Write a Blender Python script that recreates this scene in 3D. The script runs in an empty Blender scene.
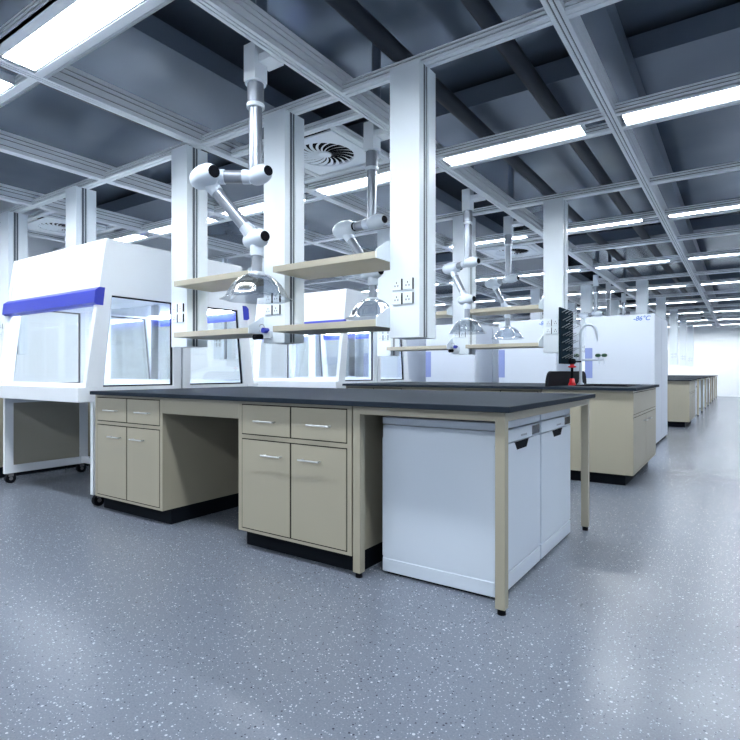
import bpy, bmesh, math, random
from mathutils import Vector, Matrix
random.seed(7)
SC = bpy.context.scene
COL = SC.collection
PI = math.pi

# ------------------------------------------------------------------ camera
A = math.atan(372/544.0)
cam_d = bpy.data.cameras.new('camera'); cam = bpy.data.objects.new('camera', cam_d); COL.objects.link(cam)
cam.location = (0, 0, 1.0); cam.rotation_euler = (PI/2, 0, A)
cam_d.sensor_width = 36; cam_d.lens = 544/740*36; cam_d.shift_y = 1.7/740
cam_d.clip_start = 0.05; cam_d.clip_end = 200
SC.camera = cam
# ------------------------------------------------------------------ world, exposure
W = bpy.data.worlds.new('sky'); SC.world = W; W.use_nodes = True
bg = W.node_tree.nodes['Background']; bg.inputs[0].default_value = (0.85, 0.92, 1.0, 1); bg.inputs[1].default_value = 0.5
SC.view_settings.view_transform = 'Standard'; SC.view_settings.look = 'None'
SC.view_settings.gamma = 1; SC.view_settings.use_curve_mapping = False
SC.view_settings.exposure = 0.66
LAMP = 33.0          # strength of the ceiling light panels

# ------------------------------------------------------------------ materials
def mat(name, col, rough=0.5, metal=0.0, spec=0.5, emit=None, es=0, coat=0, noise=0.0, nscale=8.0):
    m = bpy.data.materials.new(name); m.use_nodes = True
    nt = m.node_tree; b = nt.nodes['Principled BSDF']
    b.inputs['Base Color'].default_value = (*col, 1); b.inputs['Roughness'].default_value = rough
    b.inputs['Metallic'].default_value = metal; b.inputs['Specular IOR Level'].default_value = spec
    b.inputs['Coat Weight'].default_value = coat
    if emit: b.inputs['Emission Color'].default_value = (*emit, 1); b.inputs['Emission Strength'].default_value = es
    if noise:
        tc = nt.nodes.new('ShaderNodeTexCoord'); n = nt.nodes.new('ShaderNodeTexNoise'); n.inputs['Scale'].default_value = nscale
        n.inputs['Detail'].default_value = 4
        mx = nt.nodes.new('ShaderNodeMix'); mx.data_type = 'RGBA'
        mx.inputs[6].default_value = (*[c*(1-noise) for c in col], 1); mx.inputs[7].default_value = (*[min(1, c*(1+noise)) for c in col], 1)
        nt.links.new(tc.outputs['Object'], n.inputs['Vector']); nt.links.new(n.outputs['Fac'], mx.inputs[0]); nt.links.new(mx.outputs[2], b.inputs['Base Color'])
    return m
def glass(name, tint, gloss=0.04, rough=0.02, fres=0.35):
    m = bpy.data.materials.new(name); m.use_nodes = True; nt = m.node_tree; nt.nodes.clear()
    o = nt.nodes.new('ShaderNodeOutputMaterial'); t = nt.nodes.new('ShaderNodeBsdfTransparent'); g = nt.nodes.new('ShaderNodeBsdfGlossy')
    mx = nt.nodes.new('ShaderNodeMixShader'); f = nt.nodes.new('ShaderNodeLayerWeight'); f.inputs[0].default_value = .25
    sq = nt.nodes.new('ShaderNodeMath'); sq.operation = 'MULTIPLY'; sq.inputs[1].default_value = fres; nt.links.new(f.outputs['Facing'], sq.inputs[0])
    t.inputs[0].default_value = (*tint, 1); g.inputs[0].default_value = (1, 1, 1, 1); g.inputs['Roughness'].default_value = rough
    a = nt.nodes.new('ShaderNodeMath'); a.operation = 'ADD'; a.inputs[1].default_value = gloss; a.use_clamp = True
    nt.links.new(sq.outputs[0], a.inputs[0]); nt.links.new(a.outputs[0], mx.inputs[0]); nt.links.new(t.outputs[0], mx.inputs[1]); nt.links.new(g.outputs[0], mx.inputs[2])
    nt.links.new(mx.outputs[0], o.inputs[0]); return m
M = {}
M['hood'] = mat('hood_white_enamel', (.70, .74, .79), .3, noise=.01, nscale=3)
M['freezer'] = mat('freezer_enamel', (.52, .57, .65), .4, spec=.3)
M['white'] = mat('white_enamel', (.57, .64, .73), .3, noise=.015, nscale=3)
M['panel'] = mat('column_white', (.80, .87, .93), .35)
M['alu'] = mat('anodised_aluminium', (.86, .91, .96), .4, .0, noise=.03, nscale=5)
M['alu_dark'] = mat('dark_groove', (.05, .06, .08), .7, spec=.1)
M['alu_side'] = mat('column_channel', (.10, .12, .15), .5, .0)
M['beige'] = mat('beige_laminate', (.330, .308, .242), .42, spec=.35, noise=.02, nscale=2)
M['beige_in'] = mat('beige_infill', (.30, .29, .245), .55)
M['shelf'] = mat('shelf_laminate', (.46, .43, .345), .45, spec=.3, noise=.03, nscale=4)
M['top'] = mat('dark_epoxy_top', (.019, .026, .037), .5, spec=.015, noise=.25, nscale=14)
M['black'] = mat('black_plastic', (.006, .007, .010), .6, spec=.03)
M['kick'] = mat('black_kickboard', (.006, .008, .012), .6, spec=.05)
M['seam'] = mat('seam_shadow_gap', (.012, .011, .009), .8, spec=.1)
M['chrome'] = mat('brushed_steel', (.50, .52, .54), .3, .8)
M['steel'] = mat('silver_pipe', (.30, .33, .38), .36, .75)
M['blue'] = mat('blue_sash_bar', (.020, .035, .38), .35)
M['bluestrip'] = mat('blue_label_strip', (.20, .25, .50), .5)
M['bluetext'] = mat('blue_lettering', (.04, .12, .40), .5)
M['red'] = mat('red_enamel', (.62, .012, .02), .3)
M['green'] = mat('dark_green_knob', (.004, .06, .025), .4)
M['rubber'] = mat('grey_rubber', (.10, .10, .11), .7)
M['board'] = mat('dark_slate_board', (.008, .018, .028), .8, spec=.02)
M['lamp'] = mat('light_diffuser', (.9, .95, 1), .5, emit=(.90, .955, 1.0), es=LAMP)
M['lamp_slim'] = mat('slim_light_diffuser', (.9, .95, 1), .5, emit=(.90, .955, 1.0), es=LAMP*2.0)
M['pipe'] = mat('dark_painted_pipe', (.030, .039, .055), .5, spec=.3)
M['duct'] = mat('galvanised_duct', (.17, .21, .27), .3, .3, noise=.12, nscale=2)
M['wall'] = mat('wall_paint', (.88, .91, .94), .7)
M['glass'] = glass('clear_glass', (.97, .985, .99), .03, .02, .2)
M['glass_side'] = glass('side_glass', (.96, .98, .99), .05, .02, .25)
M['acryl'] = glass('clear_acrylic', (.74, .78, .83), .08, .12, .7)
M['display'] = mat('black_display', (.012, .016, .03), .15)
M['grey'] = mat('grey_print', (.30, .33, .38), .6)

def floor_mat():
    m = bpy.data.materials.new('speckled_vinyl'); m.use_nodes = True; nt = m.node_tree; b = nt.nodes['Principled BSDF']
    tc = nt.nodes.new('ShaderNodeTexCoord')
    def vor(scale, th, colr, prev, pick):
        v = nt.nodes.new('ShaderNodeTexVoronoi'); v.inputs['Scale'].default_value = scale
        nt.links.new(tc.outputs['Object'], v.inputs['Vector'])
        sep = nt.nodes.new('ShaderNodeSeparateColor'); nt.links.new(v.outputs['Color'], sep.inputs[0])
        mu = nt.nodes.new('ShaderNodeMath'); mu.operation = 'MULTIPLY'; mu.inputs[1].default_value = th; nt.links.new(sep.outputs[1], mu.inputs[0])
        lt = nt.nodes.new('ShaderNodeMath'); lt.operation = 'LESS_THAN'; nt.links.new(v.outputs['Distance'], lt.inputs[0]); nt.links.new(mu.outputs[0], lt.inputs[1])
        g = nt.nodes.new('ShaderNodeMath'); g.operation = 'GREATER_THAN'; g.inputs[1].default_value = pick; nt.links.new(sep.outputs[0], g.inputs[0])
        a = nt.nodes.new('ShaderNodeMath'); a.operation = 'MULTIPLY'; nt.links.new(lt.outputs[0], a.inputs[0]); nt.links.new(g.outputs[0], a.inputs[1])
        mx = nt.nodes.new('ShaderNodeMix'); mx.data_type = 'RGBA'; nt.links.new(a.outputs[0], mx.inputs[0]); nt.links.new(prev, mx.inputs[6]); mx.inputs[7].default_value = (*colr, 1)
        return mx.outputs[2]
    n = nt.nodes.new('ShaderNodeTexNoise'); n.inputs['Scale'].default_value = 160; n.inputs['Detail'].default_value = 3; nt.links.new(tc.outputs['Object'], n.inputs['Vector'])
    cr = nt.nodes.new('ShaderNodeValToRGB'); nt.links.new(n.outputs['Fac'], cr.inputs[0])
    cr.color_ramp.elements[0].position = .3; cr.color_ramp.elements[0].color = (.112, .130, .165, 1)
    cr.color_ramp.elements[1].position = .7; cr.color_ramp.elements[1].color = (.152, .173, .213, 1)
    c = vor(62, .30, (.38, .41, .47), cr.outputs[0], .6)
    c = vor(85, .32, (.035, .04, .06), c, .62)
    c = vor(130, .34, (.36, .39, .46), c, .5)
    nt.links.new(c, b.inputs['Base Color'])
    b.inputs['Roughness'].default_value = .24; b.inputs['Specular IOR Level'].default_value = .36
    return m
M['floor'] = floor_mat()
def slab_mat():
    m = bpy.data.materials.new('grey_soffit'); m.use_nodes = True; nt = m.node_tree; b = nt.nodes['Principled BSDF']
    tc = nt.nodes.new('ShaderNodeTexCoord'); n = nt.nodes.new('ShaderNodeTexNoise'); n.inputs['Scale'].default_value = .8
    nt.links.new(tc.outputs['Object'], n.inputs['Vector'])
    cr = nt.nodes.new('ShaderNodeValToRGB'); nt.links.new(n.outputs['Fac'], cr.inputs[0])
    cr.color_ramp.elements[0].position = .35; cr.color_ramp.elements[0].color = (.17, .215, .28, 1)
    cr.color_ramp.elements[1].position = .7; cr.color_ramp.elements[1].color = (.27, .33, .41, 1)
    nt.links.new(cr.outputs[0], b.inputs['Base Color']); b.inputs['Roughness'].default_value = .2; b.inputs['Metallic'].default_value = .45
    return m
M['slab'] = slab_mat()

# ------------------------------------------------------------------ helpers
class MB:
    def __init__(s): s.bm = bmesh.new(); s.mats = []
    def mi(s, m):
        if m is None: return 0
        if m not in s.mats: s.mats.append(m)
        return s.mats.index(m)
    def add(s, verts, faces, m=None, smooth=False):
        vs = [s.bm.verts.new(v) for v in verts]; i = s.mi(m)
        for f in faces:
            try: fc = s.bm.faces.new([vs[k] for k in f])
            except ValueError: continue
            fc.material_index = i; fc.smooth = smooth
        return s
    def box(s, x0, x1, y0, y1, z0, z1, m=None, bev=0):
        if bev:
            t = bmesh.new(); bmesh.ops.create_cube(t, size=1)
            for v in t.verts: v.co = Vector(((x0+x1)/2+v.co.x*(x1-x0), (y0+y1)/2+v.co.y*(y1-y0), (z0+z1)/2+v.co.z*(z1-z0)))
            bmesh.ops.bevel(t, geom=t.edges[:], offset=bev, segments=2, affect='EDGES', profile=.5)
            t.verts.index_update()
            s.add([v.co.copy() for v in t.verts], [[v.index for v in f.verts] for f in t.faces], m); t.free(); return s
        v = [(x, y, z) for x in (x0, x1) for y in (y0, y1) for z in (z0, z1)]
        return s.add(v, [(0, 1, 3, 2), (4, 6, 7, 5), (0, 4, 5, 1), (2, 3, 7, 6), (0, 2, 6, 4), (1, 5, 7, 3)], m)
    def prism(s, pts, axis, a0, a1, m=None, smooth=False):
        """pts: outline in the two other axes (order of remaining axes), extruded a0..a1 along axis"""
        n = len(pts)
        def P(p, a): return {'x': (a, p[0], p[1]), 'y': (p[0], a, p[1]), 'z': (p[0], p[1], a)}[axis]
        v = [P(p, a0) for p in pts]+[P(p, a1) for p in pts]
        f = [tuple(range(n)), tuple(range(2*n-1, n-1, -1))]+[(i, (i+1) % n, n+(i+1) % n, n+i) for i in range(n)]
        return s.add(v, f, m, smooth)
    def frame(s, outer, inner, axis, a0, a1, m=None):
        n = len(outer)
        def P(p, a): return {'x': (a, p[0], p[1]), 'y': (p[0], a, p[1]), 'z': (p[0], p[1], a)}[axis]
        v = [P(p, a) for a in (a0, a1) for p in list(outer)+list(inner)]
        f = []
        for i in range(n):
            j = (i+1) % n
            f += [(i, j, n+j, n+i), (2*n+i, 2*n+n+i, 2*n+n+j, 2*n+j), (i, 2*n+i, 2*n+j, j), (n+i, n+j, 3*n+j, 3*n+i)]
        return s.add(v, f, m)
    def cyl(s, p, q, r, m=None, seg=16, r2=None, smooth=True, caps=True):
        p = Vector(p); q = Vector(q); d = (q-p).normalized(); r2 = r if r2 is None else r2
        u = d.orthogonal().normalized(); w = d.cross(u)
        v = [p+(u*math.cos(2*PI*i/seg)+w*math.sin(2*PI*i/seg))*r for i in range(seg)]+[q+(u*math.cos(2*PI*i/seg)+w*math.sin(2*PI*i/seg))*r2 for i in range(seg)]
        s.add(v, [(i, (i+1) % seg, seg+(i+1) % seg, seg+i) for i in range(seg)], m, smooth)
        if caps:
            s.add(v[:seg], [tuple(range(seg-1, -1, -1))], m); s.add(v[seg:], [tuple(range(seg))], m)
        return s
    def lathe(s, prof, o, d, m=None, seg=24, lobes=0, amp=0):
        """prof: (r, h) pairs along direction d from o"""
        o = Vector(o); d = Vector(d).normalized(); u = d.orthogonal().normalized(); w = d.cross(u); v = []
        for r, h in prof:
            for i in range(seg):
                t = 2*PI*i/seg; k = 1+amp*math.cos(lobes*t)*(r/prof[-1][0] if lobes else 0)
                v.append(o+d*h+(u*math.cos(t)+w*math.sin(t))*max(r, 1e-4)*k)
        f = [(a*seg+i, a*seg+(i+1) % seg, (a+1)*seg+(i+1) % seg, (a+1)*seg+i) for a in range(len(prof)-1) for i in range(seg)]
        s.add(v, f, m, True)
        if prof[0][0] > 1e-3: s.add(v[:seg], [tuple(range(seg-1, -1, -1))], m)
        if not lobes and prof[-1][0] > 1e-3: s.add(v[-seg:], [tuple(range(seg))], m)
        return s
    def tube(s, pts, r, m=None, seg=12):
        for a, b in zip(pts, pts[1:]): s.cyl(a, b, r, m, seg)
        for a in pts[1:-1]: s.ball(a, r, m)
        return s
    def ball(s, c, r, m=None, seg=12, sc=(1, 1, 1)):
        c = Vector(c); prof = [(math.sin(PI*i/8)*r, -math.cos(PI*i/8)*r) for i in range(9)]
        v = []
        for rr, h in prof:
            for i in range(seg):
                t = 2*PI*i/seg; v.append(c+Vector((math.cos(t)*max(rr, 1e-4)*sc[0], math.sin(t)*max(rr, 1e-4)*sc[1], h*sc[2])))
        return s.add(v, [(a*seg+i, a*seg+(i+1) % seg, (a+1)*seg+(i+1) % seg, (a+1)*seg+i) for a in range(8) for i in range(seg)], m, True)
    def build(s, name, m=None, parent=None, loc=None):
        bmesh.ops.recalc_face_normals(s.bm, faces=s.bm.faces[:])
        me = bpy.data.meshes.new(name); s.bm.to_mesh(me); s.bm.free()
        ms = s.mats or ([m] if m is not None else [])
        for x in ms: me.materials.append(x)
        o = bpy.data.objects.new(name, me); COL.objects.link(o)
        if parent is not None: o.parent = parent
        if loc is not None: o.location = loc
        return o
def B(*a, m=None, name=None, parent=None, bev=0): return MB().box(*a, bev=bev).build(name, m, parent)
def tag(o, label, cat, group=None, kind=None):
    if label: o['label'] = label
    if cat: o['category'] = cat
    if group: o['group'] = group
    if kind: o['kind'] = kind
    return o
def thing(name, loc, label, cat, group=None, rz=0):
    o = bpy.data.objects.new(name, None); COL.objects.link(o); o.location = loc; o.rotation_euler = (0, 0, rz); o.empty_display_size = .1
    return tag(o, label, cat, group)
def struct(o): o['kind'] = 'structure'; return o
kids = {}
def copy_tree(o, parent=None):
    c = o.copy(); COL.objects.link(c)
    if parent is not None: c.parent = parent
    for ch in [x for x in allobj() if x.parent == o]: copy_tree(ch, c)
    return c
def allobj(): return list(bpy.data.objects)
_idx = {}
def snapshot(root):
    return [(c, [(g, []) for g in root_children(c)]) for c in root_children(root)]
def root_children(o): return [x for x in bpy.data.objects if x.parent == o]
def dup(root, tree, loc, label, rz=None, group=None):
    r = root.copy(); COL.objects.link(r); r.location = loc; r['label'] = label
    if rz is not None: r.rotation_euler = (0, 0, rz)
    if group: r['group'] = group
    for c, gs in tree:
        cc = c.copy(); COL.objects.link(cc); cc.parent = r
        for g, _ in gs:
            gg = g.copy(); COL.objects.link(gg); gg.parent = cc
    return r

PITCH = 3.03
ROWN = ['nearest', 'second', 'third', 'fourth', 'fifth', 'sixth', 'seventh', 'eighth', 'ninth', 'tenth', 'eleventh']
XL, XR, YB, YF, ZT = -8.6, 3.6, -3.6, 26.2, 3.55

# ================================================================== SETTING
struct(B(XL, XR, YB, YF, -.1, 0, m=M['floor'], name='floor'))
struct(B(XL, XR, YB, YF, ZT, ZT+.1, m=M['slab'], name='ceiling'))
struct(B(XL-.15, XL, YB, YF, 0, ZT, m=M['wall'], name='wall_left'))
struct(B(XR, XR+.15, YB, YF, 0, ZT, m=M['wall'], name='wall_right'))
struct(B(XL, XR, YF, YF+.15, 0, ZT, m=M['wall'], name='wall_far'))
# wall behind the camera; its three unseen windows are added for frontal fill light
fill_wins = [(-8.0, -4.6), (-4.2, -.8), (-.4, 3.0)]
b = MB().box(XL, XR, YB-.15, YB, 0, .7).box(XL, XR, YB-.15, YB, 3.0, ZT)
xs = [XL]+[v for w in fill_wins for v in w]+[XR]
for i in range(0, len(xs), 2): b.box(xs[i], xs[i+1], YB-.15, YB, .7, 3.0)
struct(b.build('wall_near', M['wall']))
for i, (a, c) in enumerate(fill_wins):
    b = MB().frame([(a, .7), (c, .7), (c, 3.0), (a, 3.0)], [(a+.05, .75), (c-.05, .75), (c-.05, 2.95), (a+.05, 2.95)], 'y', YB-.11, YB-.05, M['panel'])
    b.box((a+c)/2-.02, (a+c)/2+.02, YB-.11, YB-.05, .75, 2.95, M['panel'])
    struct(b.build('fill_window_%d' % (i+1)))

# ---- suspended aluminium grid: extruded profiles with grooves
def profile(w, h, bots, sides, gw=.010, gd=.010):
    """closed outline (a,z), a across the width, z up from 0; grooves in underside (bots) and both sides (sides); last item: list of groove floor segments"""
    pts = [(-w/2, 0)]
    for g in bots: pts += [(g-gw/2, 0), (g-gw/2, gd), (g+gw/2, gd), (g+gw/2, 0)]
    pts.append((w/2, 0))
    for g in sides: pts += [(w/2, g-gw/2), (w/2-gd, g-gw/2), (w/2-gd, g+gw/2), (w/2, g+gw/2)]
    pts += [(w/2, h), (-w/2, h)]
    for g in reversed(sides): pts += [(-w/2, g+gw/2), (-w/2+gd, g+gw/2), (-w/2+gd, g-gw/2), (-w/2, g-gw/2)]
    return pts
def rail(b, w, h, bots, sides, axis, c, z, a0, a1, gw=.010):
    pts = profile(w, h, bots, sides, gw)
    # side walls only with n-gon ends
    P = [(c+p[0], z+p[1]) for p in pts]
    n = len(P)
    def Q(p, a): return (a, p[0], p[1]) if axis == 'x' else (p[0], a, p[1])
    v = [Q(p, a0) for p in P]+[Q(p, a1) for p in P]
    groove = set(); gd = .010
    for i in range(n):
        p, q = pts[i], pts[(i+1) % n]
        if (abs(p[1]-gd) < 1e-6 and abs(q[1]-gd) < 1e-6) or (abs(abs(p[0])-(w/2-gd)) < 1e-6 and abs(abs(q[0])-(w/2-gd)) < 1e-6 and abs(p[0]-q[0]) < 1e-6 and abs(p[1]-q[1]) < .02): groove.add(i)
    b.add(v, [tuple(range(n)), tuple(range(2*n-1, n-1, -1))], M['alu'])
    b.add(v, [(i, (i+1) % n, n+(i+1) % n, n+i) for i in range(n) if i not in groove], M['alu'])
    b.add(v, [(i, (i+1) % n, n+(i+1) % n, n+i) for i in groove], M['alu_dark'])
GZ = 2.8
RX = [2.03, .63, -.77, -2.17, -3.57, -4.97, -6.37, -7.77]
LY = [-.1, 2.83, 5.84, 8.55, 11.83, 14.88, 17.9, 20.93, 23.95]
LIGHTY = [-1.3, 1.47, 4.25, 7.22, 10.1, 13.2, 16.3, 19.4, 22.4, 24.9]
tn = 1
for x in RX:
    b = MB(); rail(b, .078, .15, [-.012, .012], [.035, .085, .118], 'y', x, GZ, YB, YF-.02, .008)
    struct(b.build('trim_%d' % tn)); tn += 1
def xseg(b, *a):
    xs = sorted(RX); ed = [XL]+xs+[XR]
    for i in range(len(ed)-1):
        l = ed[i]+(.04 if i else 0); r = ed[i+1]-(.04 if i < len(ed)-2 else 0)
        rail(b, *a, l, r, .008)
for y in LY:
    b = MB(); xseg(b, .075, .062, [.0], [.022, .047], 'x', y, GZ)
    struct(b.build('trim_%d' % tn)); tn += 1
for y in LIGHTY:
    for s in (-1, 1):
        b = MB(); xseg(b, .072, .062, [.018*s, .03*s], [.022, .047], 'x', y+s*.135, GZ)
        struct(b.build('trim_%d' % tn)); tn += 1

# ---- ceiling light panels
def make_light():
    t = thing('ceiling_light', (0, 0, 0), 'x', 'ceiling light', 'white light panels in the ceiling grid')
    L, w = 1.12, .176
    MB().frame([(0, -w/2-.008), (L, -w/2-.008), (L, w/2+.008), (0, w/2+.008)], [(.004, -w/2), (L-.004, -w/2), (L-.004, w/2), (.004, w/2)], 'z', .004, .05).build('housing', M['alu'], t)
    MB().box(-.0, L, -w/2-.008, w/2+.008, .0505, .060).build('back_plate', M['alu'], t)
    MB().box(.004, L-.004, -w/2, w/2, .016, .049).build('diffuser', M['lamp'], t)
    return t
lt = make_light(); ltree = snapshot(lt)
cells = [(x+.07 if i else x+.07) for i, x in enumerate(RX[1:])]   # right of every beam
CN = ['far right side by the aisle wall', 'over the aisle', 'over the right end of the benches', 'over the middle of the benches', 'over the fume hoods', 'left of the fume hoods', 'near the left wall']
CN = {(.63): 'right of the aisle', -.77: 'over the aisle', -2.17: 'over the right end of the benches', -3.57: 'over the left end of the benches', -4.97: 'above the fume hoods', -6.37: 'left of the fume hoods', -7.77: 'nearest the left wall'}
first = True
for j, y in enumerate(LIGHTY):
    for x in RX[1:]:
        lab = 'long white ceiling light panel %s, %s row of lights' % (CN[x], 'behind-camera' if j == 0 else ROWN[j-1])
        if first: lt.location = (x+.07, y, GZ); lt['label'] = lab; first = False
        else:
            o = dup(lt, ltree, (x+.07, y-(.035 if j > 2 else 0), GZ), lab)
            if j > 2:                                # the rows further back are slimmer, stronger fittings
                o.scale = (1, .55, 1)
                for c in root_children(o):
                    if c.name.startswith('diffuser'): c.material_slots[0].link = 'OBJECT'; c.material_slots[0].material = M['lamp_slim']

# ---- pipes and ducts above the grid
def pipe(name, x, z, r, label, seg=20):
    b = MB().cyl((x, YB+.02, z), (x, YF-.02, z), r, None, seg)
    tag(b.build(name, M['pipe']), label, 'pipe', None)
pipe('ceiling_pipe', -1.98, 3.22, .06, 'dark round pipe above the grid behind the tallest near column')
pipe('ceiling_pipe', -1.32, 3.22, .06, 'dark round pipe above the grid, next to the right-hand beam')
pipe('ceiling_pipe', -4.25, 3.22, .10, 'thick grey pipe above the grid at upper left')
b = MB().box(-4.05, -3.15, YB+.02, YF-.02, 3.16, 3.31); tag(b.build('air_duct', M['duct']), 'wide grey rectangular duct above the grid at upper left', 'duct')
b = MB().box(-.95, -.66, YB+.02, YF-.02, 3.14, 3.31); tag(b.build('air_duct', M['duct']), 'grey rectangular duct above the aisle right of the beam', 'duct')
for y, n in ((-1.4, 'first, behind the camera'), (4.45, 'second, over the first two bench rows'), (10.4, 'third'), (16.4, 'fourth'), (22.4, 'last, near the far wall')):
    b = MB().box(XL+.05, XR-.05, y, y+.7, 3.33, 3.50); tag(b.build('cross_duct', M['duct']), 'flat grey cross duct under the soffit, %s' % n, 'duct', 'flat cross ducts')

# ---- swirl air vents
def make_vent():
    t = thing('air_vent', (0, 0, 0), 'x', 'air vent', 'square swirl vents in the ceiling')
    S = .33; R = .245; n = 48
    ring = [(math.cos(2*PI*i/n)*R, math.sin(2*PI*i/n)*R) for i in range(n)]
    outer = []
    for i in range(n):
        c, s = math.cos(2*PI*i/n), math.sin(2*PI*i/n); k = S/max(abs(c), abs(s)); outer.append((c*k, s*k))
    MB().frame(outer, ring, 'z', 0, .012).build('panel', M['panel'], t)
    b = MB()
    for i in range(20):
        a0 = 2*PI*i/20; v = []
        K = 6
        for k in range(K+1):
            r = .05+(.245-.05)*k/K; a = a0+.55*(k/K)**1.2
            hw = .25*2*PI/20*(1.25 if k < 2 else 1.0)
            for sgn in (-1, 1):
                aa = a+sgn*hw; v.append((math.cos(aa)*r, math.sin(aa)*r, .002 if sgn < 0 else .010))
        b.add(v, [(2*k, 2*k+1, 2*k+3, 2*k+2) for k in range(K)])
    b.cyl((0, 0, 0), (0, 0, .012), .055, None, 24)
    b.build('swirl_blade', M['panel'], t)
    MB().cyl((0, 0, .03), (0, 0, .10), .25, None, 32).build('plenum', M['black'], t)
    b = MB()
    for s in (-1, 1):
        rail(b, .06, .05, [0], [.025], 'x', s*.40, -.0, -.655, .655, .007)
        rail(b, .05, .05, [0], [.025], 'y', s*.37, -.0, -.365, .365, .007)
    b.build('frame', None, t)
    return t
vt = make_vent(); vtree = snapshot(vt)
vpos = [(-2.87, 3.53, 'square swirl vent seen between the second and tallest columns'), (-2.87, 8.0, 'square swirl vent seen between the arms beyond the second bench'),
        (-7.07, 3.45, 'square swirl vent above the fume hood at left'), (-5.67, 8.0, 'square swirl vent at far left beyond the first vent')]
for i, (x, y, lab) in enumerate(vpos):
    if i == 0: vt.location = (x, y, GZ+.004); vt['label'] = lab
    else: dup(vt, vtree, (x, y, GZ+.004), lab)

# ================================================================== SERVICE COLUMNS
def make_column():
    t = thing('service_column', (0, 0, 0), 'x', 'service column', 'white service columns hanging over the benches')
    # local origin: centre of the foot, W .20, y -.10...10, z 0..1.6
    H = 1.6
    fp = [(-.1, -.1), (.1, -.1), (.1, -.05), (.092, -.04), (-.092, -.04), (-.1, -.05)]
    MB().prism(fp, 'z', 0, H-.003).build('front_panel', M['panel'], t)
    b = MB().box(-.094, .094, -.04, .005, .004, H, M['alu_side'])
    for sx in (-1, 1):
        b.box(sx*.094-.004, sx*.094+.004, -.019, -.0155, .004, H, M['panel'])
    b.build('slotted_rail', None, t)
    rp = [(-.092, .005), (.092, .005), (.1, .015), (.1, .1), (-.1, .1), (-.1, .015)]
    MB().prism(rp, 'z', 0, H).build('rear_panel', M['panel'], t)
    for ix in (-1, 1):
        for iz in (0, 1):
            cx = ix*.0375-.009; cz = .228+iz*.083
            s = MB().box(cx-.031, cx+.031, -.1125, -.1, cz-.033, cz+.033, None, .003).build('socket', M['panel'], t)
            h = MB()
            for dx, dz in ((-.010, -.008), (.010, -.008), (0, .010)): h.box(cx+dx-.0025, cx+dx+.0025, -.1135, -.1125, cz+dz-.005, cz+dz+.005)
            h.box(cx+.031, cx+.034, -.111, -.1, cz-.033, cz+.033)
            h.build('socket_hole', M['black'], s)
    return t
ct = make_column(); ctree = snapshot(ct); cfirst = True
COLX = {-1.63: 'right-hand', -2.68: 'middle', -3.73: 'left-hand'}
def put_col(x, row, lab):
    global cfirst
    loc = (x, 2.84+PITCH*row, 1.2)
    if cfirst: ct.location = loc; ct['label'] = lab; cfirst = False
    else: dup(ct, ctree, loc, lab)
for row in (0, 1, 3, 4, 5, 6, 7):
    for x, n in COLX.items():
        put_col(x, row, 'white service column with sockets, %s of three over the %s bench row' % (n, ROWN[row]))
for row in (0, 1):
    put_col(-6.88, row, 'white service column left of the fume hood in the %s row' % ROWN[row])
# short columns that end on top of the fume hoods
def make_short():
    t = thing('service_column', (0, 0, 0), 'x', 'service column', 'short white columns ending on the fume hoods')
    H = .785
    fp = [(-.1, -.1), (.1, -.1), (.1, -.05), (.092, -.04), (-.092, -.04), (-.1, -.05)]
    MB().prism(fp, 'z', 0, H-.003).build('front_panel', M['panel'], t)
    b = MB().box(-.094, .094, -.04, .005, .0, H, M['alu_side'])
    for sx in (-1, 1): b.box(sx*.094-.004, sx*.094+.004, -.019, -.0155, .0, H, M['panel'])
    b.build('slotted_rail', None, t)
    rp = [(-.092, .005), (.092, .005), (.1, .015), (.1, .1), (-.1, .1), (-.1, .015)]
    MB().prism(rp, 'z', 0, H).build('rear_panel', M['panel'], t)
    return t
st = make_short(); stree = snapshot(st)
st.location = (-5.42, 2.84, 2.015); st['label'] = 'short white column standing on the fume hood nearest the camera'
dup(st, stree, (-5.42, 2.84+PITCH, 2.015), 'short white column standing on the second-row fume hood')

# ================================================================== SHELVES
def make_shelf():
    t = thing('wall_shelf', (0, 0, 0), 'x', 'shelf', 'beige shelves between the service columns')
    L = .846
    MB().box(.022, L-.006, -.24, .13, 0, .04, None, .002).build('board', M['shelf'], t)
    MB().box(.016, .022, -.20, .13, .0, .035).build('bracket', M['panel'], t)
    for x in (L-.006,):
        MB().prism([(-.24, 0), (.13, 0), (.13, .13), (-.09, .13), (-.13, .115), (-.24, .05)], 'x', x, x+.006).build('bracket', M['panel'], t)
    return t
sh = make_shelf(); shtree = snapshot(sh); sfirst = True
for row in (0, 1, 3, 4):
    for (x0, side) in ((-2.578, 'right-hand'), (-3.628, 'left-hand')):
        for z, lv in ((1.655, 'upper'), (1.262, 'lower')):
            lab = '%s beige shelf in the %s bay between columns of the %s bench row' % (lv, side, ROWN[row])
            loc = (x0, 2.84+PITCH*row, z)
            if sfirst: sh.location = loc; sh['label'] = lab; sfirst = False
            else: dup(sh, shtree, loc, lab)

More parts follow.
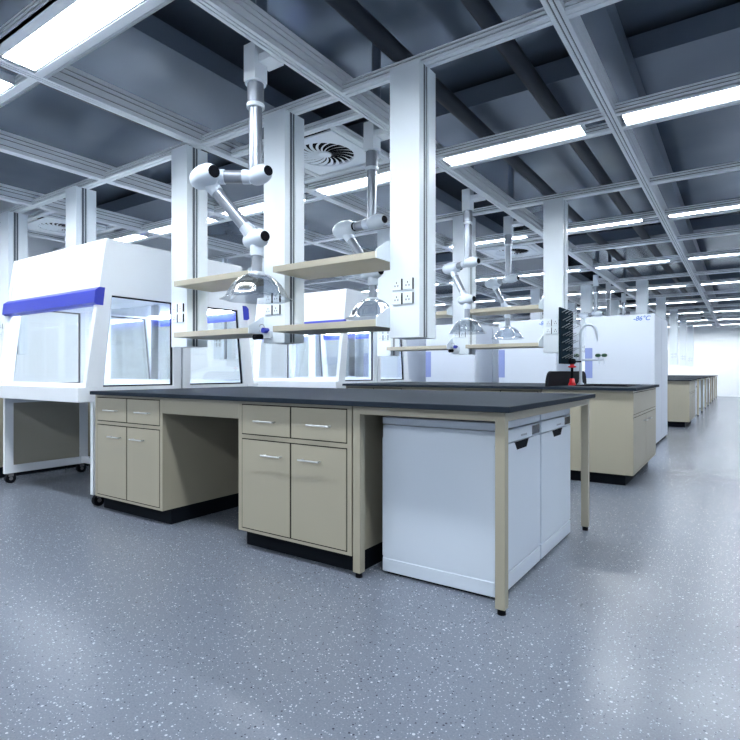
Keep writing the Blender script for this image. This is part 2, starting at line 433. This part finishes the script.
# gas taps on the middle columns
def make_tap():
    t = thing('gas_tap', (0, 0, 0), 'x', 'gas tap', None)
    MB().box(-.05, .045, -.03, 0, -.02, .03, None, .004).build('body', M['panel'], t)
    MB().cyl((-.035, -.02, -.005), (-.035, -.10, -.012), .019).build('black_knob', M['black'], t)
    MB().cyl((.012, -.02, .035), (.012, -.065, .035), .019).build('blue_knob', M['blue'], t)
    b = MB(); n = 20
    for i in range(n):
        a0, a1 = 2*PI*i/n, 2*PI*(i+1)/n
        b.cyl((-.025+.028*math.cos(a0), -.04, .052+.028*math.sin(a0)), (-.025+.028*math.cos(a1), -.04, .052+.028*math.sin(a1)), .0035, None, 6)
    b.cyl((-.025, 0, .052-.028), (-.025, -.04, .052-.028), .004)
    b.build('ring_handle', M['chrome'], t)
    return t
tp = make_tap(); tptree = snapshot(tp)
tp.location = (-2.735, 2.74, 1.25); tp['label'] = 'small gas tap with black and blue knobs on the nearest middle column'
dup(tp, tptree, (-2.735, 2.74+PITCH, 1.25), 'small gas tap with black and blue knobs on the second row middle column')

# ================================================================== EXTRACTION ARMS
Rv = Vector((math.cos(A), math.sin(A), 0)); Fv = Vector((-math.sin(A), math.cos(A), 0))
def make_arm(x, y, elbow, wrist, label, axis=(.97, -.22, 0), hood=None, seg=20):
    """elbow and wrist: offsets from the shoulder (world axes)"""
    t = thing('extraction_arm', (x, y, GZ+.08), label, 'extraction arm', 'jointed extraction arms hung from the ceiling')
    zs = 2.14-(GZ+.08)
    ax = Vector(axis).normalized(); S = Vector((0, 0, zs)); E = S+Vector(elbow); Wp = E+Vector(wrist)
    b = MB().box(-.045, .045, -.05, .05, -.19, .02).box(.02, (-2.17-x)-.04, -.02, .09, -.09, -.045)
    b.build('mounting_bracket', M['alu'], t)
    MB().cyl((.02, .03, .02), (.02, .03, ZT-GZ-.085), .035, None, seg).build('hanger_pipe', M['duct'], t)
    b = MB().cyl((0, 0, -.325), (0, 0, -.19), .048, M['steel'], seg).cyl((0, 0, -.20), (0, 0, -.187), .062, M['panel'], seg).cyl((0, 0, -.34), (0, 0, -.318), .052, M['panel'], seg)
    b.build('collar', None, t)
    MB().cyl((0, 0, -.33), S, .038, None, seg).build('drop_pipe', M['steel'], t)
    def knuckle(c, name, L=.15, r=.06):
        prof = [(0, -L*.55)]+[(r*math.sin(PI*(.10+.40*i/5)), -L*.55+L*.5*(1-math.cos(PI*.5*i/5))) for i in range(1, 6)]+[(r*.99, .02), (r*.9, L*.35), (r*.66, L*.52), (r*.52, L*.60)]
        k = MB().lathe(prof, c, ax, M['white'], seg).build(name, None, t)
        MB().cyl(c+ax*(L*.60), c+ax*(L*.60+.004), r*.515, None, seg).build('joint_cap', M['black'], k)
        sc = c-ax*.0+Vector((0, 0, 0))
        MB().ball(c+Vector((0, 0, .0))+Vector((0, 0, r*.99)), .006).build('screw', M['black'], k)
        return k
    Sk = S+ax*.045; knuckle(Sk, 'shoulder_joint', .15, .055); knuckle(E, 'elbow_joint', .20, .068); knuckle(Wp, 'wrist_joint', .17, .058)
    d1 = (E-S).normalized(); d2 = (Wp-E).normalized()
    dn = Vector((0, 0, -1)); Wd = Wp+ax*.015
    for p, q, r1, r2 in ((S+d1*.03, S+d1*.075, .041, .041), (E-d1*.12, E-d1*.03, .043, .043), (E+d2*.04, E+d2*.12, .044, .039), (Wp-d2*.10, Wp-d2*.03, .039, .044), (Wd+dn*.02, Wd+dn*.10, .040, .040)):
        MB().cyl(p, q, r1, None, seg, r2).build('sleeve', M['white'], t)
    MB().cyl(S+d1*.07, E-d1*.11, .037, None, seg).build('upper_tube', M['steel'], t)
    MB().cyl(E+d2*.11, Wp-d2*.09, .035, None, seg).build('lower_tube', M['steel'], t)
    hz = .205
    b = MB().cyl(Wd+dn*.09, Wd+dn*hz, .030, M['steel'], seg).cyl(Wd+dn*(hz-.01), Wd+dn*(hz+.01), .045, M['panel'], seg)
    b.build('hood_neck', None, t)
    C0 = Wd+dn*hz
    prof = [(.04, 0), (.075, .01), (.105, .03), (.135, .06), (.155, .09), (.168, .12), (.178, .135), (.205, .15)]
    b = MB().lathe(prof, C0, dn, M['acryl'], 64, 8, .045); b.build('clear_hood', None, t)
    return t
R_ = lambda a, c, z: tuple(Rv*a+Fv*c+Vector((0, 0, z)))
make_arm(-2.35, 2.25, R_(-.30, 0, 0), R_(.30, .0, -.365), 'white jointed extraction arm with clear dome, nearest and largest, at left')
make_arm(-2.34, 3.45, R_(-.22, .16, -.01), R_(.215, -.16, -.37), 'jointed extraction arm behind the upper right-hand shelf of the nearest bench')
for row, a, c in ((1, -.13, .25), (3, -.13, .25), (4, -.13, .25)):
    for dy, w in ((0, 'front'), (1.2, 'rear')):
        if row == 4 and dy: continue
        make_arm(-2.37, 2.25+PITCH*row+dy, R_(a, c, -.01), R_(.12, -.20, -.37), 'jointed extraction arm with clear dome, %s one over the %s bench row' % (w, ROWN[row]), seg=12)

# ================================================================== BENCHES
BX0, BX1 = -3.87, -.765
def handle(parent, cx, y, z, w=.11, rot=None):
    b = MB().cyl((cx-w/2, y-.028, z), (cx+w/2, y-.028, z), .0045, None, 8)
    for s in (-1, 1): b.cyl((cx+s*w/2*.82, y, z), (cx+s*w/2*.82, y-.028, z), .004, None, 8)
    b.build('handle', M['chrome'], parent)
def make_cabinet(w=.80, d=.715, style='two'):
    """front faces -Y at local y=0; x 0..w"""
    t = thing('base_cabinet', (0, 0, 0), 'x', 'cabinet', 'beige base cabinets under the worktops')
    g = .006; F = -.018
    z0, z1 = .10, .834
    c = MB().box(0, w, .004, d, z0, z1, M['beige'])
    c.box(.0265, w-.0265, .001, .006, .115, .818, M['seam'])
    # face frame flush with the doors
    c.box(0, .0265, -.0, .004, z0, z1, M['beige']).box(w-.0265, w, -.0, .004, z0, z1, M['beige'])
    c.box(.0265, w-.0265, 0, .004, z0, .115, M['beige']).box(.0265, w-.0265, 0, .004, .818, z1, M['beige']).box(.0265, w-.0265, 0, .004, .624, .646, M['beige'])
    c.build('body', None, t)
    MB().box(.0, w, .065, d-.0, 0, z0).build('kickboard', M['kick'], t)
    if style == 'two':
        mid = w/2
        for i, (a, e) in enumerate(((.0265, mid), (mid, w-.0265))):
            dr = MB().box(a+g, e-g, -.002, .004, .646+g, .818-g).build('drawer', M['beige'], t)
            handle(dr, (a+e)/2+.01+(.01 if i else 0), -.002, .727, .15)
        for i, (a, e) in enumerate(((.0265, mid), (mid, w-.0265))):
            dr = MB().box(a+g, e-g, -.002, .004, .115+g, .624-g).build('door', M['beige'], t)
            handle(dr, (e-.125 if i == 0 else a+.145), -.002, .543, .14)
    return t
cb = make_cabinet(); cbtree = snapshot(cb)
cb.location = (-3.885, 2.14, 0); cb['label'] = 'beige base cabinet at the left end of the nearest bench, two drawers over two doors'
dup(cb, cbtree, (-2.372, 2.14, 0), 'beige base cabinet in the middle of the nearest bench, beside the knee space')
def cab(x, y, lab, rz=0): dup(cb, cbtree, (x, y, 0), lab, rz)
cab(-3.885+.80, 3.59, 'rear beige base cabinet backing the left cabinet of the nearest bench', PI)
cab(-2.372+.80, 3.59, 'rear beige base cabinet backing the middle cabinet of the nearest bench', PI)

def make_top(x0, x1, y0, y1, lab, cut=None):
    b = MB()
    if cut:
        cx0, cx1, cy0, cy1 = cut
        b.frame([(x0, y0), (x1, y0), (x1, y1), (x0, y1)], [(cx0, cy0), (cx1, cy0), (cx1, cy1), (cx0, cy1)], 'z', .835, .86)
    else: b.box(x0, x1, y0, y1, .835, .86, None, .003)
    return tag(b.build('worktop', M['top']), lab, 'worktop', 'dark worktops')
make_top(BX0-.02, BX1, 2.10, 3.65, 'long dark grey worktop of the nearest bench')

def make_frame():
    """leg frame for the open right-hand bay; x 0..0.81 , y 0..1.49 """
    t = thing('bench_frame', (0, 0, 0), 'x', 'bench frame', 'beige leg frames at the bench ends')
    w, d, s = .765, 1.49, .042
    for (x, y) in ((0, 0), (w-s, 0), (0, d-s), (w-s, d-s)):
        l = MB().box(x, x+s, y, y+s, .025, .834, None, .0015).build('leg', M['beige'], t)
        MB().cyl((x+s/2, y+s/2, 0), (x+s/2, y+s/2, .026), .017).build('foot', M['black'], l)
    b = MB()
    for y in (0, d-s): b.box(s, w-s, y+.001, y+s, .795, .834)
    for x in (0, w-s): b.box(x+.001, x+s-.001, s, d-s, .795, .834)
    b.build('rail', M['beige'], t)
    return t
fr = make_frame(); frtree = snapshot(fr)
fr.location = (-1.562, 2.137, 0); fr['label'] = 'beige tube leg frame around the white machines of the nearest bench'
# knee space apron
def apron(row, lab):
    y = 2.14+PITCH*row
    t = thing('apron_rail', (-3.085, y, 0), lab, 'apron rail', 'beige apron rails over the knee spaces')
    MB().box(.001, .712, 0, .018, .732, .834).build('front_board', M['beige'], t)
    MB().box(.001, .712, 1.43, 1.448, .10, .834).build('rear_board', M['beige'], t)
apron(0, 'beige apron rail over the knee space of the nearest bench')

def make_washer():
    """front faces +X at local x=0 ; y 0..0.6 ; body x -0.59..0"""
    t = thing('dishwasher', (0, 0, 0), 'x', 'dishwasher', 'white dishwashers in the bench ends')
    D, w = .604, .592
    b = MB().box(-D, -.022, .004, w-.004, .09, .672, M['white'])
    b.box(-D, -.02, .002, w-.002, .012, .078, M['white'], .004).box(-D+.002, -.021, .005, w-.005, .078, .09, M['white'])
    b.box(-D+.006, -.01, .012, w-.012, .675, .735, M['white']); b.box(-D+.004, -.021, .004, w-.004, .672, .7365, M['white'])
    b.build('body', None, t)
    MB().box(-D, -.002, .003, w-.003, .741, .776, None, .004).build('lid', M['white'], t)
    MB().box(-D+.02, -.05, .02, w-.02, 0, .012).build('foot', M['black'], t)
    # door with recess cut at the top edge
    d = MB().box(-.022, 0, .003, w-.003, .093, .672, None, .003).build('door', M['white'], t)
    MB().prism([(.20, .6715), (.40, .6715), (.368, .634), (.232, .634)], 'x', -.01, .0012).build('handle_recess', M['black'], d)
    MB().box(-.02, .0, .002, w-.002, .012, .088, None, .003).build('kick_panel', M['white'], t)
    p = MB().box(-.022, 0, .003, w-.003, .676, .7365, None, .003).build('control_panel', M['white'], t)
    MB().box(-.002, .0015, .455, .575, .684, .729).build('display', M['display'], p)
    m = MB()
    for i in range(5): m.box(-.001, .001, .29+i*.018, .303+i*.018, .692, .701)
    m.build('maker_mark', M['grey'], p)
    return t
dw = make_washer(); dwtree = snapshot(dw)
dw.location = (-.872, 2.265, 0); dw['label'] = 'white dishwasher under the nearest bench, front one behind the corner leg'
dup(dw, dwtree, (-.872, 2.873, 0), 'white dishwasher under the nearest bench, rear one beside the far leg')

# ---- second bench (and fourth): sink cabinet at the end
def make_sinkcab():
    """front faces +X at x=0; y 0..1.5; body x -.78..0"""
    t = thing('sink_cabinet', (0, 0, 0), 'x', 'cabinet', 'beige end cabinets with a drawer front over two doors')
    D, w = .78, 1.5; g = .006
    b = MB().box(-D, -.006, 0, w, .10, .834, M['beige']).box(-.0065, -.003, .01, w-.01, .112, .822, M['seam'])
    b.box(-.006, 0, 0, .014, .10, .834, M['beige']).box(-.006, 0, w-.014, w, .10, .834, M['beige']).box(-.006, 0, .014, w-.014, .10, .118, M['beige']).box(-.006, 0, .014, w-.014, .818, .834, M['beige']).box(-.006, 0, .014, w-.014, .600, .622, M['beige'])
    b.build('body', None, t)
    MB().box(-D, -.07, .06, w-.06, 0, .10).build('kickboard', M['kick'], t)
    MB().box(-.006, .002, .014+g, w-.014-g, .622+g, .818-g).build('drawer_front', M['beige'], t)
    for i, (a, e) in enumerate(((.014, w/2), (w/2, w-.014))):
        d = MB().box(-.006, .002, a+g, e-g, .118+g, .600-g).build('door', M['beige'], t)
        c = e-.14 if i == 0 else a+.14
        h = MB().cyl((.03, c-.06, .54), (.03, c+.06, .54), .0045, None, 8)
        for s in (-1, 1): h.cyl((0, c+s*.05, .54), (.03, c+s*.05, .54), .004, None, 8)
        h.build('handle', M['chrome'], d)
    return t
sk = make_sinkcab(); sktree = snapshot(sk)
sk.location = (-.775, 2.12+PITCH, 0); sk['label'] = 'beige sink cabinet at the aisle end of the second bench'
dup(sk, sktree, (-.775, 2.12+PITCH*3, 0), 'beige end cabinet of the fourth bench row, beyond the tall freezers')
SB = (-1.34, -.90, 2.55+PITCH, 3.25+PITCH)
make_top(BX0-.02, BX1+.02, 2.08+PITCH, 3.66+PITCH, 'dark worktop of the second bench, with the black sink', SB)
for row in (3,): make_top(BX0-.02, BX1+.02, 2.08+PITCH*row, 3.66+PITCH*row, 'dark worktop of the fourth bench row')
# cabinets of bench 2 and 4
for row in (1, 3):
    for x, n in ((-3.885, 'left'), (-2.372, 'middle')):
        cab(x, 2.14+PITCH*row, 'front %s beige base cabinet of the %s bench' % (n, ROWN[row]))
        cab(x+.80, 3.59+PITCH*row, 'rear %s beige base cabinet of the %s bench' % (n, ROWN[row]), PI)
apron(1, 'beige apron rail over the knee space of the second bench')
# far benches
for row in (4, 5, 6, 7):
    make_top(BX0, BX1, 2.10+PITCH*row, 3.65+PITCH*row, 'dark worktop of the %s bench row' % ROWN[row])
    dup(fr, frtree, (-1.562, 2.137+PITCH*row, 0), 'beige leg frame at the aisle end of the %s bench row' % ROWN[row])
    for dy, n in ((2.265, 'front'), (2.871, 'rear')):
        dup(dw, dwtree, (-.872, dy+PITCH*row, 0), 'white dishwasher in the %s bench row, %s one' % (ROWN[row], n))
    cab(-2.372, 2.14+PITCH*row, 'front beige base cabinet of the %s bench row' % ROWN[row])
    cab(-1.572, 3.59+PITCH*row, 'rear beige base cabinet of the %s bench row' % ROWN[row], PI)

# ---- sink basin, splash, faucet, eyewash, rack on bench 2
t = thing('sink', (-1.12, 5.93, .86), 'black sink set in the second bench, with a rounded splashback behind it', 'sink')
x0, x1, y0, y1 = SB[0]+1.12+.002, SB[1]+1.12-.002, SB[2]-5.93+.002, SB[3]-5.93-.002
b = MB(); n4 = [(x0, y0), (x1, y0), (x1, y1), (x0, y1)]; i4 = [(x0+.012, y0+.012), (x1-.012, y0+.012), (x1-.012, y1-.012), (x0+.012, y1-.012)]
b.frame(n4, i4, 'z', -.022, .0); b.build('basin', M['black'], t)
MB().frame([(x0-.02, y0-.02), (x1+.02, y0-.02), (x1+.02, y1+.02), (x0-.02, y1+.02)], i4, 'z', .001, .008).build('rim', M['black'], t)
MB().box(x0+.012, x1-.012, y0+.012, y1-.012, -.022, -.018).build('basin_floor', M['black'], t)
# splashback across the bench
hw, hh, rr = .77, .145, .135
pts = [(-hw, 0), (hw, 0)]
for i in range(9): a = PI/2*i/8; pts.append((hw-rr+rr*math.cos(a), hh-rr+rr*math.sin(a)))
for i in range(9): a = PI/2+PI/2*i/8; pts.append((-hw+rr+rr*math.cos(a), hh-rr+rr*math.sin(a)))
MB().prism([(p[0], p[1]) for p in pts], 'x', -.41, -.385).build('splashback', M['black'], t)

# faucet
t = thing('laboratory_faucet', (-1.445, 6.16, .86), 'tall white gooseneck faucet with green-knobbed side outlets by the sink', 'faucet')
b = MB().lathe([(.034, 0), (.034, .008), (.018, .03), (.016, .06)], (0, 0, 0), (0, 0, 1)).cyl((0, 0, .05), (0, 0, .55), .015, None, 16)
b.build('stem', M['white'], t)
b = MB(); pts = [(.082-.082*math.cos(a), 0, .55+.10*math.sin(a)) for a in [PI*i/12*1.0 for i in range(13)]]
rot = lambda p: (p[0]*.94, p[0]*.32, p[2])
pts = [rot(p) for p in pts]+[rot((.168, 0, .52))]
b.tube(pts, .013)
b.cyl(pts[-1], (pts[-1][0], pts[-1][1], .47), .012, None, 12, .006); b.build('gooseneck', M['white'], t)
b = MB().cyl((-.06, -.02, .27), (.22, .08, .27), .011, None, 12)
for k in (.17, .22): b.cyl((k, k*.35, .27), (k+.012, k*.35-.02, .215), .008, None, 10, .004); b.cyl((k, k*.35, .27), (k, k*.35, .30), .008, None, 10)
b.cyl((-.04, -.015, .27), (-.04, -.015, .30), .008, None, 10)
b.build('side_outlet', M['white'], t)
for k in (-.04, .165, .225):
    b = MB().lathe([(.014, 0), (.028, .006), (.030, .024), (.018, .036), (0, .038)], (k, k*.35, .298), (0, 0, 1), None, 10); b.build('valve_knob', M['green'], t)
# eyewash
t = thing('eyewash_station', (-1.452, 5.83, .86), 'red and black hand-held eyewash standing beside the faucet', 'eyewash')
MB().lathe([(.038, 0), (.038, .012), (.028, .03), (.024, .065), (.017, .07)], (0, 0, 0), (0, 0, 1)).build('base', M['red'], t)
MB().cyl((0, 0, .068), (0, 0, .185), .013).build('stem', M['black'], t)
b = MB().lathe([(.016, 0), (.042, .006), (.042, .016), (.02, .022), (.022, .04)], (0, 0, .18), (0, 0, 1)); b.build('collar', M['red'], t)
MB().lathe([(.028, 0), (.036, .008), (.036, .045), (.022, .055)], (0, 0, .22), (0, 0, 1)).box(.0, .09, -.008, .008, .235, .25).build('spray_head', M['black'], t)
# drying rack on the column side
t = thing('drying_rack', (-1.524, 5.84, 1.08), 'dark pegboard drying rack fixed to the side of the second row column', 'drying rack')
MB().box(0, .018, -.25, .25, 0, .57, None, .004).build('board', M['board'], t)
peg0 = None
for i in range(7):
    for j in range(4):
        y = -.19+j*.125+(i % 2)*.03; z = .06+i*.077
        if peg0 is None: peg0 = MB().cyl((0, 0, 0), (.070, 0, .035), .003, None, 6).ball((.070, 0, .035), .0045, None, 6).build('peg', M['chrome'], t)
        pg = peg0 if i+j == 0 else peg0.copy()
        if i+j: COL.objects.link(pg)
        pg.location = (.018, y, z)

# ================================================================== FUME HOODS
def make_hood():
    """x 0..1.53, front at y~0 facing -Y, back at y .83; origin on floor"""
    t = thing('fume_hood', (0, 0, 0), 'x', 'fume hood', 'white glass-sided fume hoods on wheeled stands')
    Wd = 1.53; D = .835
    T = .045
    out = [(0, .79), (D, .79), (D, 2.012), (.17, 2.012)]
    inn = [(.145, .885), (D-.075, .885), (D-.075, 1.585), (.215, 1.585)]
    for x in (0, Wd-T):
        MB().frame(out, inn, 'x', x, x+T).build('side_frame', M['hood'], t)
        g = MB().prism([(p[0], p[1]) for p in inn], 'x', x+T/2-.003, x+T/2+.003).build('side_window', M['glass_side'], t)
        e = MB().frame(inn, [(.157, .897), (D-.087, .897), (D-.087, 1.573), (.223, 1.573)], 'x', x+T/2-.008, x+T/2+.008); e.build('gasket', M['black'], g)
    MB().prism([(.125, 1.60), (D, 1.60), (D, 2.010), (.172, 2.010)], 'x', T, Wd-T).build('upper_housing', M['hood'], t)
    MB().prism([(.075, 1.515), (.10, 1.50), (.145, 1.50), (.16, 1.635), (.115, 1.635), (.085, 1.61)], 'x', -.004, Wd+.004).build('sash_bar', M['blue'], t)
    MB().box(-.005, Wd+.005, -.045, .10, .775, .885, None, .004).build('front_ledge', M['hood'], t)
    MB().box(T, Wd-T, .10, D, .79, .86).build('work_surface', M['hood'], t)
    g = MB().prism([(.035, .885), (.041, .885), (.131, 1.60), (.125, 1.60)], 'x', T, Wd-T).build('sash_glass', M['glass'], t)
    MB().prism([(.030, .885), (.050, .885), (.054, .915), (.034, .915)], 'x', T, Wd-T).build('sash_rail', M['hood'], g)
    b = MB().box(T, Wd-T, D-.02, D, .86, .93).box(T, T+.06, D-.03, D, .86, 1.6).box(Wd-T-.06, Wd-T, D-.03, D, .86, 1.6); b.build('back_frame', M['hood'], t)
    MB().box(T+.06, Wd-T-.06, D-.012, D-.006, .93, 1.6).build('back_window', M['glass'], t)
    MB().box(T+.10, Wd-T-.10, .165, .215, 1.575, 1.598).build('interior_lamp', M['lamp'], t)
    # baffle plates and small service strip inside
    MB().box(T+.35, T+.46, D-.05, D-.03, .93, 1.6).build('baffle', M['alu'], t)
    for x in (.055, Wd-.020):
        o = [(.06, .09), (D-.03, .09), (D-.03, .775), (.06, .775)]; i = [(.13, .16), (D-.11, .16), (D-.11, .72), (.13, .72)]
        f = MB().frame(o, i, 'x', x, x+.035).build('stand_side', M['hood'], t)
        MB().box(x+.012, x+.024, .10, D-.11, .16, .72).build('infill_panel', M['beige_in'], f)
    MB().box(.09, Wd-.02, D-.10, D-.05, .10, .16).build('cross_bar', M['hood'], t)
    for x in (.072, Wd-.003):
        for y in (.11, D-.09):
            c = MB().cyl((x-.018, y, .042), (x+.018, y, .042), .042, None, 20).build('caster', M['black'], t)
            MB().cyl((x-.020, y, .042), (x+.020, y, .042), .016, M['rubber'], 12).box(x-.022, x+.022, y-.02, y+.02, .060, .09, M['rubber']).build('caster_fork', None, c)
    return t
hd = make_hood(); hdtree = snapshot(hd)
HX = -5.50; HY = 2.10
hd.location = (HX, HY, 0); hd['label'] = 'large white fume hood with a blue sash bar, nearest the camera at left'
dup(hd, hdtree, (HX+1.53, HY+2*.835+.02, 0), 'white fume hood backing onto the nearest fume hood', PI)
dup(hd, hdtree, (HX, HY+PITCH, 0), 'white fume hood left of the second bench, facing the camera')
dup(hd, hdtree, (HX+1.53, HY+PITCH+2*.835+.02, 0), 'white fume hood at the back of the second row, facing away', PI)

# left bench beyond the hood
for row in (0, 1):
    make_top(-7.35, -5.74, 2.10+PITCH*row, 3.65+PITCH*row, 'dark worktop left of the fume hood in the %s row' % ROWN[row])
    cab(-6.56, 2.14+PITCH*row, 'beige base cabinet left of the fume hood in the %s row' % ROWN[row])
    cab(-5.76, 3.59+PITCH*row, 'rear beige base cabinet left of the fume hood in the %s row' % ROWN[row], PI)
    cab(-7.36, 2.14+PITCH*row, 'leftmost beige base cabinet of the %s row' % ROWN[row])

# ================================================================== FREEZERS
def make_freezer():
    t = thing('laboratory_freezer', (0, 0, 0), 'x', 'freezer', 'tall white laboratory freezers')
    w, d, H = .885, .745, 1.775
    MB().box(0, w, .05, d, .03, H, None, .006).build('cabinet', M['freezer'], t)
    dr = MB().box(.002, w-.002, 0, .046, .06, H-.002, None, .006).build('door', M['freezer'], t)
    MB().box(.0, .10, -.004, .0, .91, 1.335).build('blue_strip', M['bluestrip'], dr)
    MB().box(.02, w-.02, .08, d-.05, 0, .03).build('plinth', M['kick'], t)
    cu = bpy.data.curves.new('temperature_text', 'FONT'); cu.body = '-86°C'; cu.size = .085; cu.shear = .25; cu.extrude = .0012; cu.offset = .0012
    o = bpy.data.objects.new('tmp', cu); COL.objects.link(o); bpy.context.view_layer.update()
    me = bpy.data.meshes.new_from_object(o.evaluated_get(bpy.context.evaluated_depsgraph_get())); bpy.data.objects.remove(o)
    me.transform(Matrix.Translation((.62, -.0015, 1.69)) @ Matrix.Rotation(PI/2, 4, 'X')); me.materials.clear(); me.materials.append(M['bluetext'])
    x = bpy.data.objects.new('temperature_lettering', me); COL.objects.link(x); x.parent = dr
    return t
fz = make_freezer(); fztree = snapshot(fz)
FZ = [(-1.84, 'beside the aisle, behind the sink'), (-3.12, 'second from the aisle'), (-4.40, 'third from the aisle'), (-5.68, 'fourth from the aisle'), (-6.96, 'furthest from the aisle')]
for i, (x, n) in enumerate(FZ):
    lab = 'tall white freezer with a blue strip, %s, front row' % n
    if i == 0: fz.location = (x, 8.1, 0); fz['label'] = lab
    else: dup(fz, fztree, (x, 8.1, 0), lab)
    dup(fz, fztree, (x+.885, 9.61, 0), 'tall white freezer backing the one %s' % n, PI)
